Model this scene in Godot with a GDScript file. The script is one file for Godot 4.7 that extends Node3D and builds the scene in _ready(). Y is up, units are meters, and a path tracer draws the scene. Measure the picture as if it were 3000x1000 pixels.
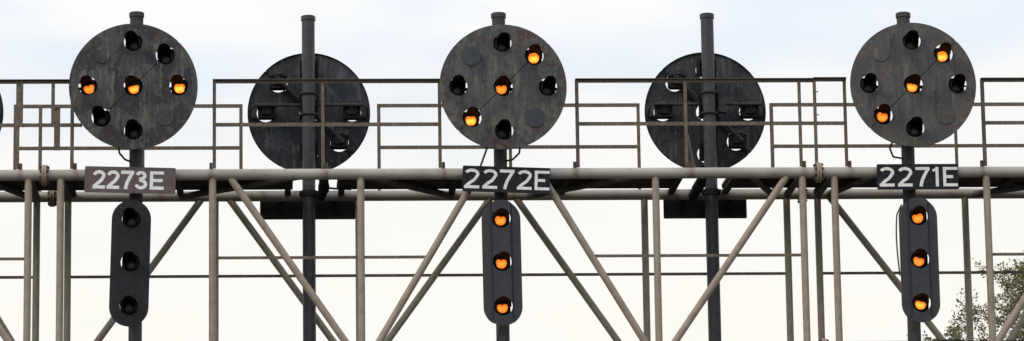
extends Node3D

# ---------------------------------------------------------------- sizes (metres)
const CH := 8.4            # height of the top chord above the ground
const RZ := -1.206         # rear truss plane (front truss plane is z = 0)
const DISC_R := 0.64
const HOLE_R := 0.094
const RING := 0.45
const BOT := -1.80         # bottom chord below top chord

var taken := {}
var M := {}
var rng := RandomNumberGenerator.new()
var mesh_housing: Mesh
var mesh_housing_wide: Mesh
var mesh_hood: Mesh
var mesh_lens: Mesh
var mesh_bezel: Mesh
var mesh_lid: Mesh
var lens_lit := []
var lens_dark: Material

# ---------------------------------------------------------------- scene helpers
func numbered(n: String) -> String:
	if not taken.has(n):
		taken[n] = 0
		return n
	taken[n] += 1
	return "%s_%03d" % [n, taken[n]]

func thing(called: String, label: String, category: String, at := Vector3.ZERO, group := "") -> Node3D:
	var o := Node3D.new()
	o.name = numbered(called)
	add_child(o)
	o.position = at
	o.set_meta("label", label)
	o.set_meta("category", category)
	if group != "":
		o.set_meta("group", group)
	return o

func part(parent: Node, called: String, mesh: Mesh, mat: Material, at := Vector3.ZERO) -> MeshInstance3D:
	var o := MeshInstance3D.new()
	o.name = called
	o.mesh = mesh
	o.material_override = mat
	o.position = at
	parent.add_child(o, true)
	return o

func begin() -> SurfaceTool:
	var st := SurfaceTool.new()
	st.begin(Mesh.PRIMITIVE_TRIANGLES)
	return st

# ---------------------------------------------------------------- mesh helpers
func tri(st: SurfaceTool, a: Vector3, b: Vector3, c: Vector3, na: Vector3, nb: Vector3, nc: Vector3, ua := Vector2.ZERO, ub := Vector2.ZERO, uc := Vector2.ZERO) -> void:
	var flip := (b - a).cross(c - a).dot(na + nb + nc) > 0.0
	st.set_normal(na); st.set_uv(ua); st.add_vertex(a)
	if flip:
		st.set_normal(nc); st.set_uv(uc); st.add_vertex(c)
		st.set_normal(nb); st.set_uv(ub); st.add_vertex(b)
	else:
		st.set_normal(nb); st.set_uv(ub); st.add_vertex(b)
		st.set_normal(nc); st.set_uv(uc); st.add_vertex(c)

func quad(st: SurfaceTool, a: Vector3, b: Vector3, c: Vector3, d: Vector3, n: Vector3) -> void:
	tri(st, a, b, c, n, n, n, Vector2(0, 0), Vector2(1, 0), Vector2(1, 1))
	tri(st, a, c, d, n, n, n, Vector2(0, 0), Vector2(1, 1), Vector2(0, 1))

func box(st: SurfaceTool, lo: Vector3, hi: Vector3, xf := Transform3D()) -> void:
	var p := []
	for k in 8:
		p.append(xf * Vector3(hi.x if k & 1 else lo.x, hi.y if k & 2 else lo.y, hi.z if k & 4 else lo.z))
	var b := xf.basis.orthonormalized()
	quad(st, p[0], p[1], p[3], p[2], -b.z); quad(st, p[4], p[5], p[7], p[6], b.z)
	quad(st, p[0], p[2], p[6], p[4], -b.x); quad(st, p[1], p[3], p[7], p[5], b.x)
	quad(st, p[0], p[1], p[5], p[4], -b.y); quad(st, p[2], p[3], p[7], p[6], b.y)

func tube(st: SurfaceTool, a: Vector3, b: Vector3, r0: float, r1 := -1.0, seg := 14, caps := true) -> void:
	if r1 < 0.0:
		r1 = r0
	var ax := (b - a).normalized()
	var u := ax.cross(Vector3.UP if absf(ax.y) < 0.9 else Vector3.BACK).normalized()
	var v := ax.cross(u)
	for k in seg:
		var t0 := TAU * k / seg
		var t1 := TAU * (k + 1) / seg
		var n0 := u * cos(t0) + v * sin(t0)
		var n1 := u * cos(t1) + v * sin(t1)
		var k0 := float(k) / seg
		var k1 := float(k + 1) / seg
		tri(st, a + n0 * r0, a + n1 * r0, b + n1 * r1, n0, n1, n1, Vector2(0, k0), Vector2(0, k1), Vector2(1, k1))
		tri(st, a + n0 * r0, b + n1 * r1, b + n0 * r1, n0, n1, n0, Vector2(0, k0), Vector2(1, k1), Vector2(1, k0))
		if caps:
			tri(st, a, a + n0 * r0, a + n1 * r0, -ax, -ax, -ax)
			tri(st, b, b + n0 * r1, b + n1 * r1, ax, ax, ax)

func hose(st: SurfaceTool, pts: Array, r: float, seg := 8) -> void:
	var curve := Curve3D.new()
	for k in pts.size():
		var h := Vector3.ZERO
		if k > 0 and k < pts.size() - 1:
			h = (pts[k + 1] - pts[k - 1]) / 6.0
		curve.add_point(pts[k], -h, h)
	var n := (pts.size() - 1) * 6
	var ring := []
	var l := curve.get_baked_length()
	var side := Vector3.ZERO
	for i in n + 1:
		var p := curve.sample_baked(l * i / n)
		var q := curve.sample_baked(minf(l * i / n + 0.004, l))
		var o := curve.sample_baked(maxf(l * i / n - 0.004, 0.0))
		var ax := (q - o).normalized()
		if side == Vector3.ZERO:
			side = ax.cross(Vector3(0.3, 0.2, 1)).normalized()
		side = (side - ax * side.dot(ax)).normalized()
		var up := ax.cross(side)
		var row := []
		for k in seg:
			var t := TAU * k / seg
			var d := side * cos(t) + up * sin(t)
			row.append([p + d * r, d])
		ring.append(row)
	for i in n:
		for k in seg:
			var a = ring[i][k]
			var b = ring[i][(k + 1) % seg]
			var c = ring[i + 1][(k + 1) % seg]
			var d = ring[i + 1][k]
			tri(st, a[0], b[0], c[0], a[1], b[1], c[1])
			tri(st, a[0], c[0], d[0], a[1], c[1], d[1])

# flat plate of outline poly between z0 (back) and z1 (front); walls where the edge test says so
func plate(st: SurfaceTool, poly: PackedVector2Array, z0: float, z1: float, uv_r := 1.0, flute := false, walls := 0, bands := []) -> void:
	var idx := Geometry2D.triangulate_polygon(poly)
	var zf := []
	for p in poly:
		zf.append(0.04 * (1.0 - clampf((absf(p.x) - 0.088) / 0.024, 0.0, 1.0)) if flute else 0.0)
	for k in range(0, idx.size(), 3):
		var f := []
		var b := []
		var uv := []
		for j in 3:
			var p := poly[idx[k + j]]
			f.append(Vector3(p.x, p.y, z1 + zf[idx[k + j]]))
			b.append(Vector3(p.x, p.y, z0 + zf[idx[k + j]]))
			uv.append(Vector2(0.5 + p.x / uv_r * 0.5, 0.5 - p.y / uv_r * 0.5))
		var n: Vector3 = (f[1] - f[0]).cross(f[2] - f[0]).normalized()
		if n.z < 0.0:
			n = -n
		tri(st, f[0], f[1], f[2], n, n, n, uv[0], uv[1], uv[2])
		tri(st, b[0], b[1], b[2], -n, -n, -n, uv[0], uv[1], uv[2])
	var turn := -1.0 if Geometry2D.is_polygon_clockwise(poly) else 1.0
	for k in poly.size():
		var k2 := (k + 1) % poly.size()
		var p := poly[k]
		var q := poly[k2]
		if walls == 1 and not seam_wall(p, q):
			continue
		if walls == 2 and on_band(p, q, bands):
			continue
		var d := (q - p).normalized()
		var n := Vector3(d.y, -d.x, 0) * turn
		var u := Vector2(0.5 + p.x / uv_r * 0.5, 0.5 - p.y / uv_r * 0.5)
		var a := Vector3(p.x, p.y, z0 + zf[k])
		var b := Vector3(q.x, q.y, z0 + zf[k2])
		var c := Vector3(q.x, q.y, z1 + zf[k2])
		var e := Vector3(p.x, p.y, z1 + zf[k])
		tri(st, a, b, c, n, n, n, u, u, u)
		tri(st, a, c, e, n, n, n, u, u, u)

func on_band(p: Vector2, q: Vector2, bands: Array) -> bool:
	for b in bands:
		if absf(p.x - b) < 0.0005 and absf(q.x - b) < 0.0005:
			return true
	return false

func round_rect(w: float, h: float, r: float, jig := 0.0) -> PackedVector2Array:
	var out := PackedVector2Array()
	for c in [[1, 1, 0], [-1, 1, 1], [-1, -1, 2], [1, -1, 3]]:
		for k in 5:
			var t: float = (c[2] + k / 4.0) * PI / 2.0
			out.append(Vector2(c[0] * (w / 2 - r), c[1] * (h / 2 - r)) + Vector2(cos(t), sin(t)) * r)
	return out

func arc(c: Vector2, r: float, t0: float, t1: float, n: int) -> PackedVector2Array:
	var out := PackedVector2Array()
	for k in n + 1:
		var t := deg_to_rad(lerpf(t0, t1, float(k) / n))
		out.append(c + Vector2(cos(t), sin(t)) * r)
	return out

# ---------------------------------------------------------------- materials
func lin(r: float, g: float, b: float) -> Color:
	return Color(r, g, b).linear_to_srgb()

func noise(s: int, f: float, oct := 4) -> FastNoiseLite:
	var n := FastNoiseLite.new()
	n.seed = s
	n.noise_type = FastNoiseLite.TYPE_SIMPLEX_SMOOTH
	n.frequency = f
	n.fractal_octaves = oct
	return n

func ramp(v: float, lo: float, hi: float) -> float:
	return smoothstep(lo, hi, v)

# mottled paint, tileable, used with world triplanar mapping
func mottled(s: int, a: Color, b: Color, speck: Color, amount: float, grain: float) -> ImageTexture:
	var n := 256
	var i1 := noise(s, 0.02, 4).get_seamless_image(n, n)
	var i2 := noise(s + 7, 0.09, 3).get_seamless_image(n, n)
	var i3 := noise(s + 13, 0.03, 5).get_seamless_image(n, n)
	var im := Image.create(n, n, true, Image.FORMAT_RGB8)
	for y in n:
		for x in n:
			var c := a.lerp(b, ramp(i1.get_pixel(x, y).r, 0.3, 0.7))
			c = c.lerp(c * (0.82 + 0.36 * i2.get_pixel(x, y).r), grain)
			c = c.lerp(speck, amount * ramp(i3.get_pixel(x, y).r, 0.66, 0.8))
			im.set_pixel(x, y, c.linear_to_srgb())
	im.generate_mipmaps()
	return ImageTexture.create_from_image(im)

func paint(s: int, a: Color, b: Color, speck: Color, amount := 0.6, rough := 0.6, scale := 1.1, gloss := 0.2, grain := 0.9) -> StandardMaterial3D:
	var m := StandardMaterial3D.new()
	m.albedo_texture = mottled(s, a, b, speck, amount, grain)
	m.uv1_triplanar = true
	m.uv1_world_triplanar = true
	m.uv1_scale = Vector3.ONE * scale
	m.roughness = rough
	m.metallic_specular = gloss
	return m

# long pipe: paint mottling along its length, with rust marks below the railing clips
func pipe_paint(s: int, x0: float, x1: float, marks: Array) -> StandardMaterial3D:
	var w := 2048
	var h := 24
	var im := Image.create(w, h, true, Image.FORMAT_RGB8)
	var n1 := noise(s, 1.3, 4)
	var n2 := noise(s + 1, 9.0, 3)
	var n3 := noise(s + 2, 3.0, 4)
	for x in w:
		var X := lerpf(x0, x1, (x + 0.5) / w)
		var rust := 0.0
		for m in marks:
			var d: float = absf(X - m - 0.012 * n3.get_noise_1d(m * 9.0))
			rust = maxf(rust, exp(-pow(d / 0.032, 2.0)))
		for y in h:
			var t := TAU * y / h
			var q := Vector3(X, cos(t) * 0.06, sin(t) * 0.06)
			var c := Color(0.35, 0.33, 0.3).lerp(Color(0.275, 0.255, 0.228), ramp(n1.get_noise_3dv(q), -0.3, 0.4))
			c *= 0.97 + 0.06 * n2.get_noise_3dv(q)
			c = c.lerp(Color(0.11, 0.075, 0.05), clampf(rust * (0.55 + 0.5 * n2.get_noise_3dv(q * 1.7)), 0, 1))
			c = c.lerp(Color(0.07, 0.055, 0.045), 0.5 * ramp(n3.get_noise_3dv(q * 4.0), 0.46, 0.6))
			im.set_pixel(x, y, c.linear_to_srgb())
	im.generate_mipmaps()
	var m := StandardMaterial3D.new()
	m.albedo_texture = ImageTexture.create_from_image(im)
	m.roughness = 0.55
	return m

# weathered disc paint: peeled blotches, run marks, rust along the rim
func disc_paint(s: int, size: int, base: Color, dark: Color, pale: Color, rust: Color, blotch: float, runs: float, rusty: float, streaks := []) -> StandardMaterial3D:
	var im := Image.create(size, size, true, Image.FORMAT_RGB8)
	var n1 := noise(s, 2.3, 5)
	var n2 := noise(s + 1, 11.0, 4)
	var n3 := noise(s + 2, 1.0, 3)
	var n4 := noise(s + 3, 6.0, 4)
	for y in size:
		for x in size:
			var p := Vector2((x + 0.5) / size * 2.0 - 1.0, 1.0 - (y + 0.5) / size * 2.0)
			var c := base * (0.92 + 0.3 * n2.get_noise_2d(p.x, p.y))
			var run := n3.get_noise_2d(p.x * 10.0, p.y * 1.5)
			c = c.lerp(pale, runs * ramp(run + 0.5 * n1.get_noise_2d(p.x + 5.0, p.y), 0.12, 0.5))
			c = c.lerp(dark, blotch * ramp(n1.get_noise_2d(p.x, p.y * 0.75) + 0.25 * n2.get_noise_2d(p.x, p.y), 0.02, 0.2))
			c = c.lerp(dark * 0.85, 0.8 * blotch * ramp(n3.get_noise_2d(p.x * 9.0 + 30.0, p.y * 1.3) + 0.3 * n2.get_noise_2d(p.x, p.y), 0.14, 0.45))
			var edge := ramp(p.length(), 0.55, 1.0)
			c = c.lerp(rust, rusty * ramp(n4.get_noise_2d(p.x + 9.0, p.y) + 0.32 * edge, 0.36, 0.55))
			c = c.lerp(pale, 0.6 * runs * ramp(n4.get_noise_2d(p.x * 1.8, p.y * 1.8 + 20.0), 0.34, 0.5))
			# run marks: [x, top, length, half width, colour]
			for k in streaks:
				var down: float = (k[1] - p.y) / k[2]
				if down > -0.05 and down < 1.0:
					var wob: float = k[0] + 0.02 * n3.get_noise_2d(p.y * 3.0, k[0] * 40.0)
					var across: float = absf(p.x - wob + 0.012 * n2.get_noise_2d(p.x, p.y)) / k[3]
					c = c.lerp(k[4], 0.75 * (1.0 - ramp(across, 0.55, 1.1)) * (1.0 - ramp(down, 0.35, 1.0)) * ramp(n2.get_noise_2d(p.x * 2.0, p.y * 0.5 + 7.0), -0.45, 0.1))
			im.set_pixel(x, y, c.linear_to_srgb())
	im.generate_mipmaps()
	var m := StandardMaterial3D.new()
	m.albedo_texture = ImageTexture.create_from_image(im)
	m.roughness = 0.72
	m.metallic_specular = 0.25
	return m

func plain(c: Color, rough := 0.7, metal := 0.0) -> StandardMaterial3D:
	var m := StandardMaterial3D.new()
	m.albedo_color = c.linear_to_srgb()
	m.roughness = rough
	m.metallic = metal
	return m

# a lit amber lens: the prism lights its lower part, split by a notch at the top
func lit_lens(s: int, notch: float, top: float, yellow: float, energy: float) -> StandardMaterial3D:
	var n := 96
	var im := Image.create(n, n, true, Image.FORMAT_RGB8)
	var nz := noise(s, 1.6, 3)
	for y in n:
		for x in n:
			var p := Vector2((x + 0.5) / n * 2.0 - 1.0, 1.0 - (y + 0.5) / n * 2.0)
			var lim := top - notch * exp(-pow(p.x / 0.2, 2.0)) - 0.25 * maxf(0.0, absf(p.x) - 0.55) + 0.1 * nz.get_noise_2d(p.x * 2.0, 3.0)
			var on := ramp(lim - p.y, 0.0, 0.14) * ramp(0.99 - p.length(), 0.0, 0.08)
			var hot := 1.0 - ramp((p - Vector2(0.28 * signf(p.x), -0.22)).length(), 0.1, 0.75)
			hot = clampf(hot * yellow + 0.4 * nz.get_noise_2d(p.x, p.y) + 0.1 * sin(p.length() * 26.0), 0, 1)
			var c := Color(0.68, 0.13, 0.012).lerp(Color(1.0, 0.41, 0.04), hot)
			c = c * on + Color(0.004, 0.003, 0.002) * (1.0 - on)
			im.set_pixel(x, y, c.linear_to_srgb())
	im.generate_mipmaps()
	var m := StandardMaterial3D.new()
	m.albedo_color = lin(0.015, 0.009, 0.005)
	m.roughness = 0.25
	m.emission_enabled = true
	m.emission = Color.WHITE
	m.emission_operator = BaseMaterial3D.EMISSION_OP_MULTIPLY
	m.emission_texture = ImageTexture.create_from_image(im)
	m.emission_energy_multiplier = energy
	return m

func make_sky() -> PanoramaSkyMaterial:
	var w := 2048
	var h := 1024
	var im := Image.create(w, h, false, Image.FORMAT_RGBF)
	var n1 := noise(21, 1.0, 5)
	var n2 := noise(22, 1.0, 4)
	for y in h:
		var e := PI / 2.0 - PI * (y + 0.5) / h
		var deg := rad_to_deg(e)
		var clear: Color
		if deg < 0.0:
			clear = Color(0.5, 0.49, 0.46)
		else:
			clear = Color(0.995, 0.97, 0.9).lerp(Color(0.75, 0.83, 0.965), ramp(deg, 8.0, 15.0))
		for x in w:
			var c := clear
			if deg >= 0.0:
				var a := TAU * (x + 0.5) / w
				var d := Vector3(cos(e) * cos(a), sin(e), cos(e) * sin(a))
				var cl := n1.get_noise_3d(d.x * 5.0, d.y * 22.0, d.z * 5.0) + 0.45 * n2.get_noise_3d(d.x * 14.0, d.y * 60.0, d.z * 14.0)
				c = c.lerp(Color(0.975, 0.967, 0.942), 0.86 * ramp(cl, -0.36, 0.34))
				c = c.lerp(clear * Color(0.92, 0.985, 1.0), 0.5 * ramp(-cl, 0.2, 0.55))
				# overcast: the veil brightens towards the zenith
				c *= 1.0 + 1.15 * maxf(0.0, sin(e) - 0.2)
			im.set_pixel(x, y, c)
	var m := PanoramaSkyMaterial.new()
	m.panorama = ImageTexture.create_from_image(im)
	return m

# ---------------------------------------------------------------- lamps
func make_lamp_meshes() -> void:
	# housing: eight sided box with its lens seat 0.11 m behind the disc; slim on the near signals, wide on the far ones
	var st := begin()
	for k in 2:
		var w := 0.081 if k == 0 else 0.091
		var oct := PackedVector2Array()
		for p in [[w, 0.05], [w - 0.03, 0.075], [0.03 - w, 0.075], [-w, 0.05], [-w, -0.075], [0.016 - w, -0.096], [w - 0.016, -0.096], [w, -0.075]]:
			oct.append(Vector2(p[0], p[1]))
		st = begin()
		plate(st, oct, -0.235, -0.108)
		box(st, Vector3(-0.05, -0.06, -0.262), Vector3(0.05, 0.05, -0.2352))
		if k == 0:
			mesh_housing = st.commit()
		else:
			mesh_housing_wide = st.commit()
	# hinged lid with its latch on the back top
	st = begin()
	box(st, Vector3(-0.096, 0.0755, -0.25), Vector3(0.096, 0.088, -0.1))
	box(st, Vector3(-0.096, 0.028, -0.256), Vector3(0.096, 0.075, -0.2355))
	tube(st, Vector3(-0.03, 0.045, -0.268), Vector3(0.03, 0.045, -0.268), 0.016, -1.0, 8)
	box(st, Vector3(-0.012, 0.0, -0.275), Vector3(0.012, 0.04, -0.2625))
	mesh_lid = st.commit()
	# bezel ring round the lens
	st = begin()
	var nb := 20
	for k in nb:
		var t0 := TAU * k / nb
		var t1 := TAU * (k + 1) / nb
		var d0 := Vector3(cos(t0), sin(t0), 0)
		var d1 := Vector3(cos(t1), sin(t1), 0)
		var z1 := Vector3(0, 0, -0.094)
		var z0 := Vector3(0, 0, -0.1075)
		quad(st, d0 * 0.0615 + z1, d1 * 0.0615 + z1, d1 * 0.07 + z1, d0 * 0.07 + z1, Vector3.BACK)
		quad(st, d0 * 0.07 + z0, d1 * 0.07 + z0, d1 * 0.07 + z1, d0 * 0.07 + z1, d0)
		quad(st, d0 * 0.0615 + z0, d1 * 0.0615 + z0, d1 * 0.0615 + z1, d0 * 0.0615 + z1, -d0)
	mesh_bezel = st.commit()
	# hood: tunnel over the lens, open below, its front lip cut back towards the bottom
	st = begin()
	var n := 22
	var rows := [0.0645, 0.068]
	for k in n:
		var t := []
		for j in 2:
			var a := deg_to_rad(lerpf(-34.0, 214.0, float(k + j) / n))
			var d := Vector3(cos(a), sin(a), 0)
			var zf := lerpf(0.0, 0.235, ramp(d.y, -0.45, 0.75))
			t.append([d, zf])
		for r in rows:
			var sgn := 1.0 if r > 0.066 else -1.0
			var a0 = t[0][0] * r + Vector3(0, 0, -0.1)
			var a1 = t[1][0] * r + Vector3(0, 0, -0.1)
			var b0 = t[0][0] * r + Vector3(0, 0, t[0][1])
			var b1 = t[1][0] * r + Vector3(0, 0, t[1][1])
			tri(st, a0, a1, b1, t[0][0] * sgn, t[1][0] * sgn, t[1][0] * sgn)
			tri(st, a0, b1, b0, t[0][0] * sgn, t[1][0] * sgn, t[0][0] * sgn)
		quad(st, t[0][0] * rows[0] + Vector3(0, 0, t[0][1]), t[1][0] * rows[0] + Vector3(0, 0, t[1][1]), t[1][0] * rows[1] + Vector3(0, 0, t[1][1]), t[0][0] * rows[1] + Vector3(0, 0, t[0][1]), Vector3.BACK)
	mesh_hood = st.commit()
	# lens: shallow dome
	st = begin()
	var R := 0.061
	for i in 5:
		for k in 24:
			var c := []
			for ij in [[i, k], [i + 1, k], [i + 1, k + 1], [i, k + 1]]:
				var rr: float = R * ij[0] / 5.0
				var a: float = TAU * ij[1] / 24.0
				var p := Vector3(cos(a) * rr, sin(a) * rr, -0.096 - 0.011 * pow(rr / R, 2.0) + 0.006)
				var nn := Vector3(p.x * 3.0, p.y * 3.0, 1.0).normalized()
				c.append([p, nn, Vector2(0.5 + p.x / R * 0.5, 0.5 - p.y / R * 0.5)])
			if i > 0:
				tri(st, c[0][0], c[1][0], c[2][0], c[0][1], c[1][1], c[2][1], c[0][2], c[1][2], c[2][2])
				tri(st, c[0][0], c[2][0], c[3][0], c[0][1], c[2][1], c[3][1], c[0][2], c[2][2], c[3][2])
			else:
				tri(st, c[0][0], c[1][0], c[2][0], c[0][1], c[1][1], c[2][1], c[0][2], c[1][2], c[2][2])
	mesh_lens = st.commit()

# one lamp unit behind a hole: housing (the part) > hood, bezel, lens, lid
func lamp(parent: Node3D, at: Vector3, lit: int, yaw := 0.0, pitch := 0.0, wide := false) -> void:
	var h := part(parent, "lamp", mesh_housing_wide if wide else mesh_housing, M.lamp_black, at)
	h.rotation = Vector3(deg_to_rad(pitch), deg_to_rad(yaw), 0)
	if lit >= 0:
		h.set_meta("label", "lit amber lamp")
	part(h, "lid", mesh_lid, M.lamp_grey)
	part(h, "hood", mesh_hood, M.lamp_black)
	part(h, "bezel", mesh_bezel, M.lamp_black)
	var lens := part(h, "lens", mesh_lens, lens_lit[lit] if lit >= 0 else lens_dark)
	lens.rotation.z = rng.randf_range(-0.3, 0.3)
	lens.scale = Vector3(0.94, 0.94, 1.0)
	if lit >= 0:
		var o := OmniLight3D.new()
		o.name = "lamp_light"
		o.position = Vector3(0, -0.01, -0.05)
		o.light_color = Color(1.0, 0.5, 0.12)
		o.light_energy = 0.0005
		o.light_size = 0.03
		o.omni_range = 12.0
		o.omni_attenuation = 2.0
		o.shadow_enabled = true
		h.add_child(o, true)

# ---------------------------------------------------------------- round signal head; its front faces +z of its own node
func wedge(a0: float, a1: float, hole0: bool, hole1: bool) -> PackedVector2Array:
	var out := PackedVector2Array()
	var d0 := Vector2(cos(deg_to_rad(a0)), sin(deg_to_rad(a0)))
	var d1 := Vector2(cos(deg_to_rad(a1)), sin(deg_to_rad(a1)))
	if hole0:
		out.append_array(arc(d0 * RING, HOLE_R, a0 + 180.0, a0, 10))
	out.append_array(arc(Vector2.ZERO, DISC_R, a0, a1, 14))
	if hole1:
		out.append_array(arc(d1 * RING, HOLE_R, a1, a1 - 180.0, 10))
	out.append_array(arc(Vector2.ZERO, HOLE_R, a1, a0, 6))
	return out

func seam_wall(p: Vector2, q: Vector2) -> bool:
	# walls on the rim, the holes and the seam; none on the inner cuts
	var m := (p + q) / 2.0
	var r := m.length()
	var ring_ok := false
	for k in 8:
		var c := Vector2(cos(k * PI / 4), sin(k * PI / 4)) * RING
		if absf((p - c).length() - HOLE_R) < 0.002 and absf((q - c).length() - HOLE_R) < 0.002 and (p - q).length() < 0.06:
			ring_ok = true
	return ring_ok or r > DISC_R * 0.99 or r < HOLE_R * 1.01 or absf(p.x - p.y) + absf(q.x - q.y) < 0.002

func signal_disc(called: String, label: String, at: Vector3, turn: float, face: Material, covers: Array, lit: Dictionary, group: String, aim := 0.0, box_on_mast := false) -> Node3D:
	var t := thing(called, label, "signal", at, group)
	t.rotation.y = turn
	for half in 2:
		var st := begin()
		for k in 4:
			var a := 45.0 + half * 180.0 + k * 45.0
			var h0 := not (int(roundf(a)) % 360 in [135, 315])
			var h1 := not (int(roundf(a + 45.0)) % 360 in [135, 315])
			plate(st, wedge(a, a + 45.0, h0, h1), -0.006, 0.0, DISC_R, false, 1)
		# rolled rim behind the edge
		var rim := arc(Vector2.ZERO, DISC_R - 0.001, 45.0 + half * 180.0, 225.0 + half * 180.0, 60)
		for k in 60:
			var p := Vector3(rim[k].x, rim[k].y, -0.006)
			var q := Vector3(rim[k + 1].x, rim[k + 1].y, -0.006)
			var np := Vector3(p.x, p.y, 0).normalized()
			var b := Vector3(0, 0, -0.022)
			var u := Vector2(0.5 + rim[k].x / DISC_R * 0.49, 0.5 - rim[k].y / DISC_R * 0.49)
			tri(st, p, q, q + b, np, np, np, u, u, u)
			tri(st, p, q + b, p + b, np, np, np, u, u, u)
			var ip := p - np * 0.004
			var iq := q - np * 0.004
			tri(st, ip, iq, iq + b, -np, -np, -np, u, u, u)
			tri(st, ip, iq + b, ip + b, -np, -np, -np, u, u, u)
		var sgn := 1.0 if half == 0 else -1.0
		part(t, "disc_half", st.commit(), face, Vector3(-0.7071, 0.7071, 0) * 0.0035 * sgn)
	# strap behind the seam, in two lengths between the holes
	for s in [1.0, -1.0]:
		for seg in [[0.11, 0.34], [0.555, 0.632]]:
			var st2 := begin()
			var xf := Transform3D(Basis(Vector3.BACK, PI / 4), Vector3.ZERO)
			box(st2, Vector3(minf(s * seg[0], s * seg[1]), -0.022, -0.0135), Vector3(maxf(s * seg[0], s * seg[1]), 0.022, -0.0065), xf)
			part(t, "seam_strap", st2.commit(), M.lamp_black)
	for c in covers:
		var a := deg_to_rad(c[0])
		var st := begin()
		plate(st, arc(Vector2.ZERO, c[2], 0.0, 348.75, 31), 0.0005, 0.009, DISC_R)
		part(t, "cover_plate", st.commit(), c[1], Vector3(cos(a) * RING, sin(a) * RING, 0))
	# lamps: -1 is the centre one
	for a in [-1, 0, 45, 90, 180, 225, 270]:
		var d := Vector3.ZERO if a < 0 else Vector3(cos(deg_to_rad(a)), sin(deg_to_rad(a)), 0) * RING
		lamp(t, d + Vector3(rng.randf_range(-0.013, 0.006), rng.randf_range(-0.006, 0.004), 0), lit.get(a, -1), aim + rng.randf_range(-1.6, 1.6), rng.randf_range(-1.0, 1.0), turn != 0.0)
	# arms that carry the lamps
	var st3 := begin()
	tube(st3, Vector3(-0.56, 0.03, -0.275), Vector3(0.56, 0.03, -0.275), 0.018, -1, 10)
	part(t, "arm", st3.commit(), M.lamp_grey)
	st3 = begin()
	tube(st3, Vector3(0.36, 0.36, -0.262), Vector3(-0.36, -0.36, -0.262), 0.018, -1, 10)
	part(t, "arm", st3.commit(), M.lamp_grey)
	for s in [-1.0, 1.0]:
		st3 = begin()
		box(st3, Vector3(s * 0.088 - 0.006, -0.5, -0.3), Vector3(s * 0.088 + 0.006, 0.5, -0.255))
		part(t, "side_bar", st3.commit(), M.lamp_black)
		st3 = begin()
		hose(st3, [Vector3(s * 0.54, 0.04, -0.27), Vector3(s * 0.6, 0.02, -0.2), Vector3(s * 0.615, -0.03, -0.1), Vector3(s * 0.622, -0.045, -0.02)], 0.009, 6)
		part(t, "stay", st3.commit(), M.lamp_grey)
		st3 = begin()
		box(st3, Vector3(s * 0.575 - 0.03, -0.06, -0.045), Vector3(s * 0.575 + 0.03, -0.04, -0.007))
		part(t, "lug", st3.commit(), M.lamp_grey)
	# U bolts round the mast
	for y in [0.13, -0.09]:
		st3 = begin()
		var pts := [Vector3(-0.088, y, -0.25), Vector3(-0.088, y, -0.36)]
		for k in 7:
			var q := PI - PI * k / 6.0
			pts.append(Vector3(cos(q) * 0.086, y, -0.365 - sin(q) * 0.07))
		pts.append(Vector3(0.088, y, -0.36))
		pts.append(Vector3(0.088, y, -0.25))
		hose(st3, pts, 0.011, 6)
		for s in [-1.0, 1.0]:
			tube(st3, Vector3(s * 0.09, y - 0.02, -0.31), Vector3(s * 0.105, y - 0.02, -0.29), 0.014, -1, 6)
		part(t, "clamp", st3.commit(), M.lamp_grey)
	if box_on_mast:
		st3 = begin()
		box(st3, Vector3(-0.185, -0.07, -0.36), Vector3(-0.1, 0.12, -0.27))
		box(st3, Vector3(-0.191, 0.12, -0.366), Vector3(-0.094, 0.128, -0.264))
		part(t, "junction_box", st3.commit(), M.lamp_grey)
	return t

# ---------------------------------------------------------------- oblong three lamp head
func oblong_head(label: String, at: Vector3, lean: float, lights: Array, lit: Array, fluted: bool, group: String, aim := 0.0) -> void:
	var t := thing("three_lamp_signal", label, "signal", at, group)
	t.rotation.z = deg_to_rad(lean)
	var W := 0.195
	var H := 0.636
	var st := begin()
	var bands := [-0.3, -0.112, -0.088, 0.0, 0.088, 0.112, 0.3] if fluted else [-0.3, 0.0, 0.3]
	for s in [-1.0, 1.0]:
		var out := PackedVector2Array()
		# from top centre down the centre line with a bite at each hole, then back up the outside
		out.append(Vector2(0, H))
		for y in lights:
			for k in 13:
				var a: float = PI / 2.0 + s * -PI * k / 12.0
				out.append(Vector2(cos(a) * 0.0945 if k != 0 and k != 12 else 0.0, y + sin(a) * 0.0945))
		out.append(Vector2(0, -H))
		for k in range(1, 13):
			var a := -PI / 2.0 + PI / 2.0 * k / 12.0
			out.append(Vector2(s * cos(a) * W, -H + W + sin(a) * W))
		for k in range(0, 12):
			var a := PI / 2.0 * k / 12.0
			out.append(Vector2(s * cos(a) * W, H - W + sin(a) * W))
		for i in bands.size() - 1:
			var b0: float = bands[i]
			var b1: float = bands[i + 1]
			if (b0 + b1) * s < 0.0:
				continue
			var rect := PackedVector2Array([Vector2(b0, -1), Vector2(b1, -1), Vector2(b1, 1), Vector2(b0, 1)])
			var fold := fluted and b1 - b0 < 0.03
			var st2 := begin() if fold else st
			for piece in Geometry2D.intersect_polygons(out, rect):
				plate(st2, piece, -0.008, 0.0, 0.7, fluted, 2, bands)
			if fold:
				part(t, "fold", st2.commit(), M.head_fluted)
	part(t, "face_plate", st.commit(), M.head_fluted if fluted else M.head_flat)
	for k in 3:
		lamp(t, Vector3(rng.randf_range(-0.006, 0.006), lights[k], 0.03), lit[k], aim + rng.randf_range(-2, 2), rng.randf_range(-1, 1), k != 2)
	for y in [-0.25, 0.22]:
		st = begin()
		box(st, Vector3(-0.06, y - 0.025, -0.3), Vector3(0.06, y + 0.025, -0.008))
		part(t, "bracket", st.commit(), M.lamp_black)

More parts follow.
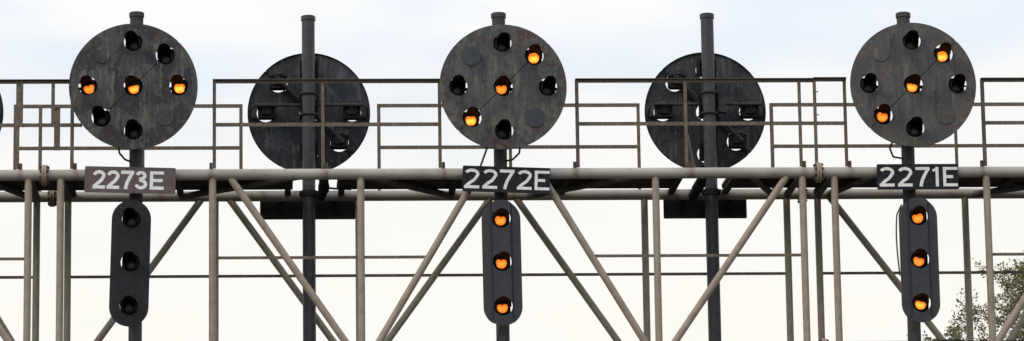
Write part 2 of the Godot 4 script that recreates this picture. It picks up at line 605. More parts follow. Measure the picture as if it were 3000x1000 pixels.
# ---------------------------------------------------------------- lettering by brush strokes
func stroke(st: SurfaceTool, pts: PackedVector2Array, w: float, z: float) -> void:
	var l := []
	var r := []
	for k in pts.size():
		var d := Vector2.ZERO
		if k > 0:
			d += (pts[k] - pts[k - 1]).normalized()
		if k < pts.size() - 1:
			d += (pts[k + 1] - pts[k]).normalized()
		d = d.normalized()
		var n := Vector2(-d.y, d.x)
		l.append(pts[k] + n * w / 2.0)
		r.append(pts[k] - n * w / 2.0)
	for k in pts.size() - 1:
		quad(st, Vector3(l[k].x, l[k].y, z), Vector3(l[k + 1].x, l[k + 1].y, z), Vector3(r[k + 1].x, r[k + 1].y, z), Vector3(r[k].x, r[k].y, z), Vector3.BACK)

func glyph(ch: String, w: float, h: float, s: float, bold: bool) -> Mesh:
	var st := begin()
	var z := 0.0
	var i := s / 2.0
	var zs := 0.0004
	match ch:
		"2":
			var p := PackedVector2Array()
			var rx := w / 2.0 - i
			var ry := h * (0.29 if bold else 0.27) - i
			var cy := h - i - ry
			for k in 15:
				var a := deg_to_rad(lerpf(172.0 if bold else 158.0, -28.0, k / 14.0))
				p.append(Vector2(w / 2 + cos(a) * rx, cy + sin(a) * ry))
			p.append(Vector2(w * 0.64, h * 0.42)); p.append(Vector2(w * 0.4, h * 0.3)); p.append(Vector2(w * 0.2, h * 0.17)); p.append(Vector2(i * 1.05, s * 0.4))
			stroke(st, p, s, z)
			stroke(st, PackedVector2Array([Vector2(0, i), Vector2(w, i)]), s, z + zs)
		"7":
			stroke(st, PackedVector2Array([Vector2(0, h - i), Vector2(w, h - i)]), s, z)
			stroke(st, PackedVector2Array([Vector2(w - i * 1.1, h - s * 0.6), Vector2(w * 0.66, h * 0.62), Vector2(w * 0.5, h * 0.4), Vector2(w * 0.4, h * 0.18), Vector2(w * 0.36, 0)]), s * 1.05, z + zs)
		"3":
			var a1 := PackedVector2Array()
			for k in 14:
				var a := deg_to_rad(lerpf(170.0, -80.0, k / 13.0))
				a1.append(Vector2(w * 0.48 + cos(a) * (w * 0.44 - i), h * 0.745 + sin(a) * (h * 0.255 - i)))
			a1.append(Vector2(w * 0.36, h * 0.53))
			stroke(st, a1, s, z)
			var a2 := PackedVector2Array([Vector2(w * 0.36, h * 0.53)])
			for k in 14:
				var a := deg_to_rad(lerpf(80.0, -172.0, k / 13.0))
				a2.append(Vector2(w * 0.49 + cos(a) * (w * 0.5 - i), h * 0.285 + sin(a) * (h * 0.285 - i)))
			stroke(st, a2, s, z + zs)
		"1":
			stroke(st, PackedVector2Array([Vector2(w - i, 0), Vector2(w - i, h)]), s, z)
			stroke(st, PackedVector2Array([Vector2(0, h * 0.8), Vector2(w * 0.35, h * 0.86), Vector2(w - i, h * 0.94)]), s * 0.75, z + zs)
		"E":
			stroke(st, PackedVector2Array([Vector2(i, 0), Vector2(i, h)]), s, z)
			for b in [[i, 1.0], [h * 0.5, 0.92 if bold else 0.7], [h - i, 1.0]]:
				stroke(st, PackedVector2Array([Vector2(s * 0.4, b[0]), Vector2(w * b[1], b[0])]), s * 0.96, z + zs)
	return st.commit()

func number_plate(label: String, at: Vector3, tilt: float, w: float, h: float, mat: Material, ink: Material, text: Array, gh: float, gs: float, bold: bool, group: String, bend := 0.0) -> void:
	var t := thing("number_plate", label, "number plate", at, group)
	t.rotation = Vector3(0, 0, deg_to_rad(tilt))
	var st := begin()
	plate(st, round_rect(w, h, 0.016), -0.005, 0.0, w)
	part(t, "plate", st.commit(), mat)
	for g in text:
		var ch: String = g[0]
		part(t, "letter" if ch == "E" else "digit", glyph(ch, g[2], gh, gs, bold), ink, Vector3(g[1], g[3], 0.0018))
	for x in [-0.035, 0.04]:
		for y in [-0.117, 0.117]:
			st = begin()
			tube(st, Vector3(x, y, 0.0005), Vector3(x, y, 0.007), 0.009, 0.007, 8)
			part(t, "bolt", st.commit(), M.rust_iron)
	var zb := -0.036
	for x in [-0.3, 0.3]:
		st = begin()
		box(st, Vector3(x * w - 0.02, -0.1, zb), Vector3(x * w + 0.02, 0.1, -0.0055))
		part(t, "bracket", st.commit(), M.lamp_black)

# ---------------------------------------------------------------- masts, railings
func mast(label: String, x: float, z: float, top: float, mat: Material, group: String) -> void:
	var t := thing("signal_mast", label, "mast", Vector3(x, 0, z), group)
	var st := begin()
	tube(st, Vector3(0, CH - 2.3, 0), Vector3(0, CH + top - 0.012, 0), 0.0675, -1, 24)
	part(t, "pipe", st.commit(), mat)
	st = begin()
	tube(st, Vector3(0, CH + top - 0.05, 0), Vector3(0, CH + top - 0.008, 0), 0.076, 0.077, 24)
	tube(st, Vector3(0, CH + top - 0.008, 0), Vector3(0, CH + top, 0), 0.077, 0.068, 24)
	part(t, "cap", st.commit(), mat)
	# collar that ties the mast to the chord
	var toward := 1.0 if z > -0.6 else -1.0
	st = begin()
	tube(st, Vector3(0, CH - 0.03, 0), Vector3(0, CH + 0.03, 0), 0.083, -1, 20)
	box(st, Vector3(-0.1, CH - 0.028, -0.012), Vector3(0.1, CH + 0.028, 0.012))
	for s in [-1.0, 1.0]:
		tube(st, Vector3(s * 0.09, CH, 0.025), Vector3(s * 0.09, CH, -0.025), 0.012, -1, 6)
	part(t, "collar", st.commit(), M.lamp_black)

# angle iron along x or y: two thin legs
func angle_x(st: SurfaceTool, x0: float, x1: float, y: float, z: float, leg: float, lip: float) -> void:
	box(st, Vector3(x0, y - leg, z - 0.005), Vector3(x1, y, z))
	if lip > 0.0:
		box(st, Vector3(x0, y + 0.0005, z - 0.005), Vector3(x1, y + 0.0055, z + leg))
	elif lip < 0.0:
		box(st, Vector3(x0, y + 0.0005, z - leg), Vector3(x1, y + 0.0055, z))

func railing(label: String, x0: float, x1: float, z: float, posts: Array, front: bool, group: String, top_split := 0.0) -> Node3D:
	var t := thing("guard_railing", label, "railing", Vector3(0, CH, z), group)
	var foot := 0.061 if front else 0.055
	var st := begin()
	if top_split != 0.0:
		angle_x(st, x0, top_split, 0.97, 0, 0.034, 1.0)
		part(t, "top_rail", st.commit(), M.rail)
		st = begin()
		angle_x(st, top_split - 0.02, x1, 0.977, 0.006, 0.034, 1.0)
		part(t, "top_rail", st.commit(), M.rail)
	else:
		angle_x(st, x0, x1, 0.97, 0, 0.034, 1.0 if front else -1.0)
		part(t, "top_rail", st.commit(), M.rail)
	st = begin()
	angle_x(st, x0 + 0.006, x1 - 0.006, 0.525, -0.001, 0.033, -1.0)
	part(t, "mid_rail", st.commit(), M.rail)
	for p in posts:
		st = begin()
		var x: float = p[0]
		box(st, Vector3(x - 0.017, foot, 0.0005), Vector3(x + 0.017, 0.969, 0.0055))
		var s: float = p[1]
		box(st, Vector3(x + 0.0175 * s - 0.0025 - 0.0025 * s, foot, -0.034), Vector3(x + 0.0175 * s + 0.0025 - 0.0025 * s, 0.969, 0.0))
		var o := part(t, "post", st.commit(), M.rail)
		if front:
			st = begin()
			box(st, Vector3(x + s * 0.034 - 0.0155, 0.05, -0.006), Vector3(x + s * 0.034 + 0.0155, 0.122, -0.001))
			box(st, Vector3(x + s * 0.047 - 0.0025, 0.05, -0.03), Vector3(x + s * 0.047 + 0.0025, 0.122, -0.0065))
			for y in [0.075, 0.105]:
				tube(st, Vector3(x + s * 0.006, y, 0.0055), Vector3(x + s * 0.006, y, 0.016), 0.007, -1, 6)
			part(o, "clip", st.commit(), M.rust_iron)
	return t

# ---------------------------------------------------------------- the bridge
func pipe_part(b: Node3D, called: String, p: Vector3, q: Vector3, r: float, mat: Material) -> MeshInstance3D:
	var st := begin()
	tube(st, p + Vector3(0, CH, 0), q + Vector3(0, CH, 0), r, -1, 18)
	return part(b, called, st.commit(), mat)

func flange(b: Node3D, x: float, y: float, z: float) -> void:
	var o: MeshInstance3D
	for s in [-1.0, 1.0]:
		var st := begin()
		tube(st, Vector3(x + s * 0.002, CH + y, z), Vector3(x + s * 0.023, CH + y, z), 0.104, -1, 28)
		tube(st, Vector3(x + s * 0.023, CH + y, z), Vector3(x + s * 0.045, CH + y, z), 0.074, 0.0585, 24)
		o = part(b, "flange", st.commit(), M.pipe)
	for k in 8:
		var a := TAU * (k + 0.5) / 8.0
		var c := Vector3(0, cos(a), sin(a)) * 0.083 + Vector3(x, CH + y, z)
		var st := begin()
		tube(st, c - Vector3(0.046, 0, 0), c + Vector3(0.05, 0, 0), 0.0085, -1, 6)
		tube(st, c - Vector3(0.04, 0, 0), c - Vector3(0.024, 0, 0), 0.015, -1, 6)
		tube(st, c + Vector3(0.024, 0, 0), c + Vector3(0.04, 0, 0), 0.015, -1, 6)
		part(o, "bolt", st.commit(), M.rust_iron)

func bridge() -> void:
	var b := thing("signal_bridge", "grey tubular steel truss bridge spanning the whole width under the signals", "signal bridge")
	var XL := -7.6
	var XR := 13.6
	var J := [-1.678, 6.122]
	var marks := [-1.92, -1.36, 0.017 - 0.034, 1.107 + 0.034, 2.33, 3.65, 4.82, 5.985, 6.45, 7.8]
	for z in [0.0, RZ]:
		var ends := [XL, J[0], J[1], XR]
		for k in 3:
			var x0: float = ends[k] + (0.0 if k == 0 else 0.0015)
			var x1: float = ends[k + 1] - (0.0 if k == 2 else 0.0015)
			var inside := []
			for m in marks:
				if m > x0 and m < x1 and z == 0.0:
					inside.append(m)
			if k == 1 and z != 0.0:
				inside = [-0.55, 0.5, 0.74, 0.83, 0.9, 1.06, 1.12, 1.3, 2.45, 3.1, 4.72, 4.8, 4.95, 5.02, 5.3, 5.8]
			var mat := pipe_paint(40 + k * 5 + int(z * -10), x0, x1, inside)
			pipe_part(b, "top_chord", Vector3(x0, 0, z), Vector3(x1, 0, z), 0.0555, mat)
			pipe_part(b, "bottom_chord", Vector3(x0, BOT, z), Vector3(x1, BOT, z), 0.0555, M.pipe)
		for j in J:
			flange(b, j, 0, z)
			flange(b, j, BOT, z)
		for x in [-6.3, -4.82, -3.33, -1.8365, -1.516, 0.0, 1.485, 4.463, 5.957, 6.283, 7.8396, 9.33, 10.8, 12.3]:
			pipe_part(b, "post", Vector3(x, BOT, z), Vector3(x, 0, z), 0.0365, M.pipe)
	var diag_front := [[0.155, 0, 1.39, BOT], [2.67, 0, 1.60, BOT], [3.298, 0, 4.367, BOT], [5.823, 0, 4.57, BOT], [9.05, 0, 7.849, BOT], [-3.2, 0, -1.93, BOT]]
	var diag_rear := [[0.123, 0, 1.41, BOT], [2.878, 0, 1.573, BOT], [3.101, 0, 4.335, BOT], [-0.12, 0, -1.413, BOT], [6.388, 0, 7.731, BOT], [9.33, 0, 8.086, BOT], [-3.0, 0, -1.9, BOT]]
	for d in diag_front:
		pipe_part(b, "diagonal", Vector3(d[0], d[1], 0), Vector3(d[2], d[3], 0), 0.0362, M.pipe)
	for d in diag_rear:
		pipe_part(b, "diagonal", Vector3(d[0], d[1], RZ), Vector3(d[2], d[3], RZ), 0.0362, M.pipe)
	# bracing in plan between the chords
	for d in [[0.933, -0.386], [1.464, 2.477], [4.392, 3.224], [6.731, 6.385], [5.415, 5.818], [-2.352, -1.895], [9.3, 7.9], [-3.4, -4.7]]:
		pipe_part(b, "brace", Vector3(d[0], -0.01, 0), Vector3(d[1], -0.01, RZ), 0.035, M.brace)
	for x in [-1.8365, -1.516, 5.957, 6.283, -4.82, 9.33]:
		pipe_part(b, "strut", Vector3(x, -0.012, 0), Vector3(x, -0.012, RZ), 0.037, M.brace)
	for x in [-1.8365, 5.957, 12.3, -6.3]:
		pipe_part(b, "strut", Vector3(x, BOT, 0), Vector3(x, BOT, RZ), 0.037, M.brace)
	# rails along the lower walkway
	for s in [[-6.3, -1.8365, 0.0, -0.85], [0.0, 2.13, 0.0, -0.85], [3.82, 5.957, 0.0, -0.848], [7.84, 12.3, 0.0, -0.85], [-6.3, -1.8365, RZ, -0.842], [-1.516, 5.957, RZ, -0.842], [6.283, 12.3, RZ, -0.842]]:
		var st := begin()
		box(st, Vector3(s[0], CH + s[3] - 0.013, s[2] - 0.003), Vector3(s[1], CH + s[3] + 0.013, s[2] + 0.003))
		box(st, Vector3(s[0], CH + s[3] + 0.0135, s[2] - 0.026), Vector3(s[1], CH + s[3] + 0.017, s[2] + 0.003))
		part(b, "guard_bar", st.commit(), M.rail)
	# top walkway: joists across the chords, planks on the joists, openings at the rear masts
	var runs := [[-7.2, -3.07], [-2.61, 0.796], [1.258, 4.784], [5.26, 9.2]]
	for r in runs:
		var n := int(ceil((r[1] - r[0]) / 1.2))
		for k in n + 1:
			var x := lerpf(r[0] + 0.045, r[1] - 0.045, float(k) / n)
			var st := begin()
			box(st, Vector3(x - 0.032, CH - 0.005, -1.155), Vector3(x + 0.032, CH + 0.0345, -0.045))
			part(b, "joist", st.commit(), M.deck)
		for k in 4:
			var z0 := -0.225 - 0.205 * k
			var st := begin()
			box(st, Vector3(r[0] + rng.randf_range(-0.01, 0.01), CH + 0.035, z0 - 0.197), Vector3(r[1] + rng.randf_range(-0.01, 0.01), CH + 0.075, z0))
			part(b, "plank", st.commit(), M.deck)
	# lower walkway on the bottom chords, below the picture
	for k in 5:
		var z0 := -0.12 - 0.2 * k
		var st := begin()
		box(st, Vector3(-7.2, CH + BOT + 0.057, z0 - 0.19), Vector3(13.2, CH + BOT + 0.09, z0))
		part(b, "plank", st.commit(), M.deck)
	# legs outside the picture
	for x in [-7.3, 13.3]:
		for z in [0.0, RZ]:
			pipe_part(b, "leg", Vector3(x, -CH, z), Vector3(x, 0.2, z), 0.11, M.pipe)

# ---------------------------------------------------------------- tree
func grow(wood: SurfaceTool, tips: Array, r: RandomNumberGenerator, p: Vector3, d: Vector3, length: float, rad: float, level: int) -> void:
	var steps := 4
	var q := p
	var dir := d
	for s in steps:
		var nq := q + dir * length / steps
		var r0 := rad * (1.0 - 0.16 * s)
		tube(wood, q, nq, r0, rad * (1.0 - 0.16 * (s + 1)), 7 if level < 2 else 4, false)
		if level < 4 and s >= 1:
			var kids := 2 if level < 2 else 3
			for k in kids:
				var side := dir.cross(Vector3(r.randf_range(-1, 1), r.randf_range(-1, 1), r.randf_range(-1, 1))).normalized()
				var nd := (dir * r.randf_range(0.5, 0.9) + side * r.randf_range(0.6, 1.0) + Vector3(0, 0.12 if level < 3 else -0.1, 0)).normalized()
				grow(wood, tips, r, nq, nd, length * r.randf_range(0.5, 0.74), r0 * 0.55, level + 1)
		if level >= 3:
			tips.append([q, nq, level])
		q = nq
		dir = (dir + Vector3(r.randf_range(-0.22, 0.22), r.randf_range(-0.16, 0.16) - (0.08 if level >= 3 else -0.06), r.randf_range(-0.22, 0.22))).normalized()

func tree() -> void:
	var t := thing("leafy_tree", "olive green leafy tree with thin drooping twigs behind the bridge at right", "tree", Vector3(19.8, -0.45, -45))
	var wood := begin()
	var leaves := begin()
	var r := RandomNumberGenerator.new()
	r.seed = 77
	var tips := []
	tube(wood, Vector3.ZERO, Vector3(0.1, 4.6, 0.05), 0.3, 0.22, 12, false)
	for k in 6:
		var a := TAU * k / 6.0 + 0.4
		var y := 3.6 + 0.75 * k
		var d := Vector3(cos(a) * 0.62, 0.85, sin(a) * 0.62).normalized()
		grow(wood, tips, r, Vector3(0.1, y, 0.05), d, 4.3 - 0.18 * k, 0.13, 1)
	tube(wood, Vector3(0.1, 4.6, 0.05), Vector3(0.2, 9.2, 0.1), 0.22, 0.1, 10, false)
	grow(wood, tips, r, Vector3(0.2, 8.8, 0.1), Vector3(0, 1, 0), 4.0, 0.1, 1)
	grow(wood, tips, r, Vector3(0.15, 7.4, 0.1), Vector3(-0.7, 0.62, 0.1).normalized(), 4.4, 0.1, 1)
	grow(wood, tips, r, Vector3(0.15, 7.9, 0.1), Vector3(-0.5, 0.75, 0.3).normalized(), 3.9, 0.1, 1)
	grow(wood, tips, r, Vector3(0.15, 6.8, 0.1), Vector3(-0.55, 0.6, -0.3).normalized(), 3.9, 0.1, 1)
	var cols := [Color(0.13, 0.15, 0.05), Color(0.165, 0.175, 0.07), Color(0.1, 0.12, 0.042), Color(0.19, 0.18, 0.085), Color(0.19, 0.14, 0.075)]
	for tw in tips:
		var a: Vector3 = tw[0]
		var b: Vector3 = tw[1]
		var n := 26 if tw[2] == 4 else 14
		for k in n:
			var p := a.lerp(b, r.randf()) + Vector3(r.randf_range(-1, 1), r.randf_range(-1, 1), r.randf_range(-1, 1)) * 0.09
			var d := ((b - a).normalized() * 0.6 + Vector3(r.randf_range(-1, 1), r.randf_range(-1, 0.5), r.randf_range(-1, 1))).normalized()
			var side := d.cross(Vector3(r.randf_range(-1, 1), r.randf_range(-1, 1), r.randf_range(-1, 1))).normalized()
			var l := r.randf_range(0.055, 0.1)
			var w := l * 0.25
			var c: Color = cols[r.randi() % cols.size()] * r.randf_range(0.8, 1.2)
			var nn := d.cross(side).normalized()
			var m := p + d * l * 0.45 + nn * l * 0.06
			leaves.set_color(c)
			tri(leaves, p, m + side * w, m - side * w, nn, nn, nn)
			tri(leaves, m + side * w, p + d * l, m - side * w, nn, nn, nn)
	part(t, "trunk", wood.commit(), M.bark)
	part(t, "crown", leaves.commit(), M.leaf)

# ---------------------------------------------------------------- build
func _ready() -> void:
	rng.seed = 4
	# camera
	var cam := Camera3D.new()
	cam.name = "camera"
	cam.projection = Camera3D.PROJECTION_PERSPECTIVE
	cam.fov = 5.366
	cam.near = 0.5
	cam.far = 900.0
	var right := Vector3(0.99819466, -0.01447902, 0.05829042)
	var up := Vector3(0.00331383, 0.98230633, 0.18725193)
	var fwd := Vector3(0.05997027, 0.18672071, -0.98058092)
	cam.transform = Transform3D(Basis(right, up, -fwd).orthonormalized(), Vector3(0.80988, CH - 6.8230, 36.0))
	add_child(cam)
	cam.current = true
	# sky and exposure
	var env := Environment.new()
	env.background_mode = Environment.BG_SKY
	var sky := Sky.new()
	sky.sky_material = make_sky()
	env.sky = sky
	env.background_energy_multiplier = 1.0
	env.tonemap_mode = Environment.TONE_MAPPER_LINEAR
	env.tonemap_exposure = 1.0
	env.sdfgi_enabled = true
	env.ssao_enabled = true
	env.ssil_enabled = true
	var we := WorldEnvironment.new()
	we.name = "environment"
	we.environment = env
	add_child(we)
	# veiled low sun behind the camera, to the left
	var sun := DirectionalLight3D.new()
	sun.name = "sun"
	sun.light_energy = 0.42
	sun.light_color = Color(1.0, 0.89, 0.75)
	sun.light_angular_distance = 24.0
	sun.shadow_enabled = true
	add_child(sun)
	sun.look_at_from_position(Vector3(-7, 6.5, 4.5), Vector3.ZERO, Vector3.UP)

	# materials
	rng.seed = 4
	M.pipe = paint(3, Color(0.305, 0.27, 0.222), Color(0.262, 0.228, 0.184), Color(0.17, 0.125, 0.085), 0.3, 0.5, 0.8, 0.3, 0.35)
	M.brace = paint(5, Color(0.13, 0.125, 0.12), Color(0.09, 0.085, 0.08), Color(0.06, 0.045, 0.035), 0.5, 0.7, 1.3)
	M.rail = paint(7, Color(0.165, 0.142, 0.116), Color(0.12, 0.102, 0.082), Color(0.09, 0.055, 0.035), 0.6, 0.6, 2.2)
	M.rust_iron = paint(9, Color(0.10, 0.08, 0.065), Color(0.07, 0.055, 0.05), Color(0.12, 0.06, 0.035), 0.7, 0.8, 4.0)
	M.deck = paint(11, Color(0.055, 0.05, 0.045), Color(0.04, 0.037, 0.034), Color(0.03, 0.025, 0.02), 0.5, 0.9, 1.0)
	M.lamp_black = paint(13, Color(0.018, 0.017, 0.017), Color(0.026, 0.024, 0.024), Color(0.045, 0.03, 0.025), 0.4, 0.75, 4.0)
	M.lamp_black.metallic_specular = 0.12
	M.lamp_grey = paint(15, Color(0.045, 0.045, 0.048), Color(0.03, 0.03, 0.033), Color(0.06, 0.045, 0.035), 0.5, 0.65, 3.0)
	M.mast = paint(17, Color(0.07, 0.069, 0.072), Color(0.048, 0.05, 0.055), Color(0.06, 0.045, 0.04), 0.5, 0.6, 1.2)
	M.mast_dark = paint(19, Color(0.042, 0.047, 0.056), Color(0.03, 0.034, 0.041), Color(0.06, 0.05, 0.044), 0.6, 0.45, 1.6, 0.4)
	M.head_flat = paint(23, Color(0.027, 0.031, 0.036), Color(0.023, 0.026, 0.030), Color(0.05, 0.05, 0.05), 0.25, 0.5, 1.7)
	M.head_fluted = paint(25, Color(0.03, 0.035, 0.044), Color(0.025, 0.03, 0.038), Color(0.06, 0.064, 0.07), 0.2, 0.28, 1.6, 0.42)
	M.plate_brown = paint(27, Color(0.135, 0.112, 0.112), Color(0.118, 0.098, 0.10), Color(0.09, 0.075, 0.075), 0.5, 0.55, 2.0)
	M.plate_dark = paint(29, Color(0.022, 0.024, 0.031), Color(0.018, 0.02, 0.025), Color(0.06, 0.05, 0.045), 0.4, 0.5, 2.0)
	M.plate_back = paint(30, Color(0.03, 0.03, 0.03), Color(0.024, 0.024, 0.024), Color(0.04, 0.035, 0.03), 0.4, 0.6, 2.0)
	M.ink_bold = paint(31, Color(0.8, 0.84, 0.86), Color(0.74, 0.78, 0.8), Color(0.6, 0.62, 0.62), 0.3, 0.6, 3.0)
	M.ink = paint(32, Color(0.8, 0.82, 0.82), Color(0.72, 0.74, 0.74), Color(0.5, 0.5, 0.48), 0.4, 0.6, 3.0)
	M.cover = paint(33, Color(0.062, 0.07, 0.084), Color(0.055, 0.062, 0.075), Color(0.08, 0.08, 0.08), 0.3, 0.6, 2.0)
	M.cover_l = paint(34, Color(0.072, 0.074, 0.082), Color(0.058, 0.06, 0.068), Color(0.11, 0.1, 0.085), 0.5, 0.6, 3.0)
	M.cover_r = paint(36, Color(0.105, 0.10, 0.092), Color(0.08, 0.08, 0.078), Color(0.06, 0.058, 0.06), 0.5, 0.7, 3.0)
	M.cable = plain(Color(0.02, 0.02, 0.02), 0.6)
	M.bark = plain(Color(0.07, 0.055, 0.042), 0.9)
	M.leaf = StandardMaterial3D.new()
	M.leaf.vertex_color_use_as_albedo = true
	M.leaf.roughness = 0.6
	M.leaf.cull_mode = BaseMaterial3D.CULL_DISABLED
	M.leaf.backlight_enabled = true
	M.leaf.backlight = Color(0.5, 0.5, 0.26)
	var dk := Color(0.04, 0.046, 0.058)
	var tan_ := Color(0.17, 0.158, 0.125)
	var rs := Color(0.085, 0.045, 0.036)
	M.disc_l = disc_paint(50, 640, Color(0.084, 0.088, 0.091), Color(0.04, 0.046, 0.057), Color(0.145, 0.14, 0.122), Color(0.075, 0.048, 0.042), 0.9, 0.7, 0.45, [[-0.15, 0.86, 0.5, 0.035, dk], [0.05, 0.6, 0.4, 0.05, dk], [-0.32, 0.2, 0.8, 0.03, tan_], [0.17, -0.1, 0.75, 0.02, tan_], [0.28, 0.9, 0.6, 0.04, dk], [-0.55, 0.75, 0.4, 0.06, dk], [0.62, 0.1, 0.5, 0.06, dk], [-0.7, -0.1, 0.4, 0.05, dk], [0.02, -0.72, 0.25, 0.03, rs], [-0.42, -0.6, 0.3, 0.06, rs], [0.42, 0.35, 0.6, 0.025, tan_]])
	M.disc_c = disc_paint(61, 640, Color(0.112, 0.113, 0.106), Color(0.066, 0.073, 0.088), Color(0.15, 0.145, 0.12), Color(0.07, 0.042, 0.038), 0.85, 0.55, 0.6, [[-0.5, 0.38, 0.5, 0.05, dk], [-0.3, 0.42, 0.75, 0.06, dk], [0.02, -0.15, 0.35, 0.06, dk], [0.5, 0.4, 0.35, 0.06, dk], [-0.68, -0.15, 0.35, 0.07, dk], [0.7, -0.15, 0.3, 0.06, dk], [-0.12, 0.45, 0.9, 0.035, tan_], [0.2, 0.3, 0.9, 0.04, tan_], [0.3, 0.9, 0.35, 0.06, rs], [0.5, -0.6, 0.2, 0.05, rs], [-0.1, -0.85, 0.15, 0.1, rs]])
	M.disc_r = disc_paint(72, 640, Color(0.106, 0.108, 0.107), Color(0.066, 0.073, 0.087), Color(0.135, 0.13, 0.114), Color(0.12, 0.072, 0.045), 0.75, 0.45, 0.4, [[-0.5, 0.33, 0.32, 0.025, Color(0.15, 0.07, 0.035)], [-0.3, 0.8, 0.5, 0.06, dk], [0.03, 0.5, 0.35, 0.07, dk], [0.35, -0.1, 0.6, 0.05, dk], [-0.1, 0.3, 0.9, 0.05, tan_], [0.62, -0.12, 0.4, 0.03, tan_], [-0.65, -0.15, 0.4, 0.08, dk], [0.0, -0.7, 0.3, 0.05, tan_]])
	M.disc_w = disc_paint(83, 400, Color(0.06, 0.066, 0.076), Color(0.032, 0.037, 0.045), Color(0.1, 0.114, 0.13), Color(0.05, 0.042, 0.036), 0.85, 0.8, 0.4)
	M.disc_w2 = disc_paint(94, 400, Color(0.06, 0.064, 0.07), Color(0.032, 0.037, 0.044), Color(0.1, 0.108, 0.118), Color(0.058, 0.048, 0.04), 0.8, 0.8, 0.45)
	lens_lit = [lit_lens(1, 0.15, 0.6, 0.55, 1.45), lit_lens(2, 0.06, 0.75, 1.25, 2.0), lit_lens(3, 0.0, 0.95, 1.25, 2.0), lit_lens(4, 0.14, 0.7, 0.6, 1.45), lit_lens(5, 0.08, 0.52, 1.0, 1.7)]
	lens_dark = plain(Color(0.008, 0.007, 0.007), 0.3)

	# ground: one sheet to the horizon
	var gs := begin()
	quad(gs, Vector3(-800, 0, -800), Vector3(800, 0, -800), Vector3(800, 0, 800), Vector3(-800, 0, 800), Vector3.UP)
	M.ground = paint(37, Color(0.075, 0.068, 0.06), Color(0.05, 0.046, 0.04), Color(0.03, 0.028, 0.025), 0.6, 0.95, 0.25)
	var g := part(self, "ground", gs.commit(), M.ground)
	g.set_meta("kind", "structure")
	g.set_meta("label", "grey brown ballast ground below the bridge")

	bridge()

	# railings on the top chords
	var gf := "front railings on the bridge"
	var gr := "rear railings on the bridge"
	var r0 := railing("front railing at the far left, left of the disc above plate 2273E", -5.6, -1.30, 0.0, [[-5.58, 1.0], [-3.7, 1.0], [-1.951, 1.0], [-1.407, 1.0]], true, gf)
	var st := begin()
	box(st, Vector3(-1.934, 0.49, 0.006), Vector3(-1.9, 0.968, 0.011))
	box(st, Vector3(-1.905, 0.49, -0.03), Vector3(-1.9, 0.968, 0.0055))
	part(r0, "splice_bar", st.commit(), M.rail)
	st = begin()
	box(st, Vector3(-1.617, 0.49, 0.0005), Vector3(-1.581, 0.968, 0.0055))
	part(r0, "splice_bar", st.commit(), M.rail)
	railing("front railing before the back-turned disc between plates 2273E and 2272E", 0.0, 2.304, 0.0, [[0.017, -1.0], [1.107, 1.0], [2.287, 1.0]], true, gf)
	var r2 := railing("front railing before the back-turned disc between plates 2272E and 2271E", 3.665, 6.436, 0.0, [[3.682, -1.0], [4.785, 1.0], [5.951, 1.0], [6.416, 1.0]], true, gf, 6.115)
	st = begin()
	box(st, Vector3(6.09, 0.1, 0.006), Vector3(6.124, 0.968, 0.011))
	box(st, Vector3(6.119, 0.1, -0.028), Vector3(6.124, 0.968, 0.0055))
	for y in [0.84, 0.6]:
		tube(st, Vector3(6.124, y, -0.01), Vector3(6.15, y, -0.01), 0.006, -1, 6)
	part(r2, "splice_bar", st.commit(), M.rail)
	railing("front railing at the far right, right of the disc above plate 2271E", 7.82, 10.6, 0.0, [[7.837, -1.0], [9.2, 1.0], [10.58, 1.0]], true, gf)
	var q0 := railing("rear railing behind the disc above plate 2273E", -2.085, 0.284, RZ, [[-2.067, -1.0], [-1.809, 1.0], [-0.75, 1.0], [0.266, 1.0]], false, gr)
	st = begin()
	box(st, Vector3(-1.668, 0.495, -0.03), Vector3(-1.606, 0.955, -0.012))
	part(q0, "hanger_bar", st.commit(), M.rail)
	railing("rear railing behind the disc above plate 2272E", 1.684, 4.436, RZ, [[1.701, -1.0], [3.071, 1.0], [4.418, 1.0]], false, gr)
	railing("rear railing behind the disc above plate 2271E", 5.808, 10.6, RZ, [[5.825, -1.0], [7.769, 1.0], [9.2, 1.0], [10.58, 1.0]], false, gr)

	# masts
	make_lamp_meshes()
	var gm := "signal masts on the bridge"
	mast("short dark mast top above the disc over plate 2273E", -0.772, -0.128, 1.70, M.mast, gm)
	mast("short dark mast top above the disc over plate 2272E", 2.904, -0.128, 1.69, M.mast, gm)
	mast("short dark mast top above the disc over plate 2271E", 7.068, -0.128, 1.69, M.mast, gm)
	mast("tall dark mast before the back-turned disc between plates 2273E and 2272E", 0.969, RZ + 0.128, 1.885, M.mast_dark, gm)
	mast("tall dark mast with junction box between plates 2272E and 2271E", 5.153, RZ + 0.128, 1.905, M.mast_dark, gm)

	# round signals facing the camera
	var gd := "round signals facing the camera"
	var d0 := signal_disc("position_light_signal", "weathered round signal with a level row of three amber lamps above plate 2273E", Vector3(-0.787, CH + 0.863, 0.22), 0.0, M.disc_l, [[135, M.disc_l, 0.082], [315, M.cover_l, 0.088]], {180: 0, -1: 4, 0: 1}, gd, -2.0)
	var d1 := signal_disc("position_light_signal", "round signal with rusty rim and slanting amber lamps above plate 2272E", Vector3(2.921, CH + 0.85, 0.22), 0.0, M.disc_c, [[135, M.cover, 0.098], [315, M.cover, 0.098]], {45: 2, -1: 0, 225: 1}, gd)
	var d2 := signal_disc("position_light_signal", "round signal with slanting amber lamps above plate 2271E", Vector3(7.088, CH + 0.866, 0.22), 0.0, M.disc_r, [[135, M.disc_r, 0.08], [315, M.cover_r, 0.093]], {45: 2, -1: 4, 225: 3}, gd, -4.5)
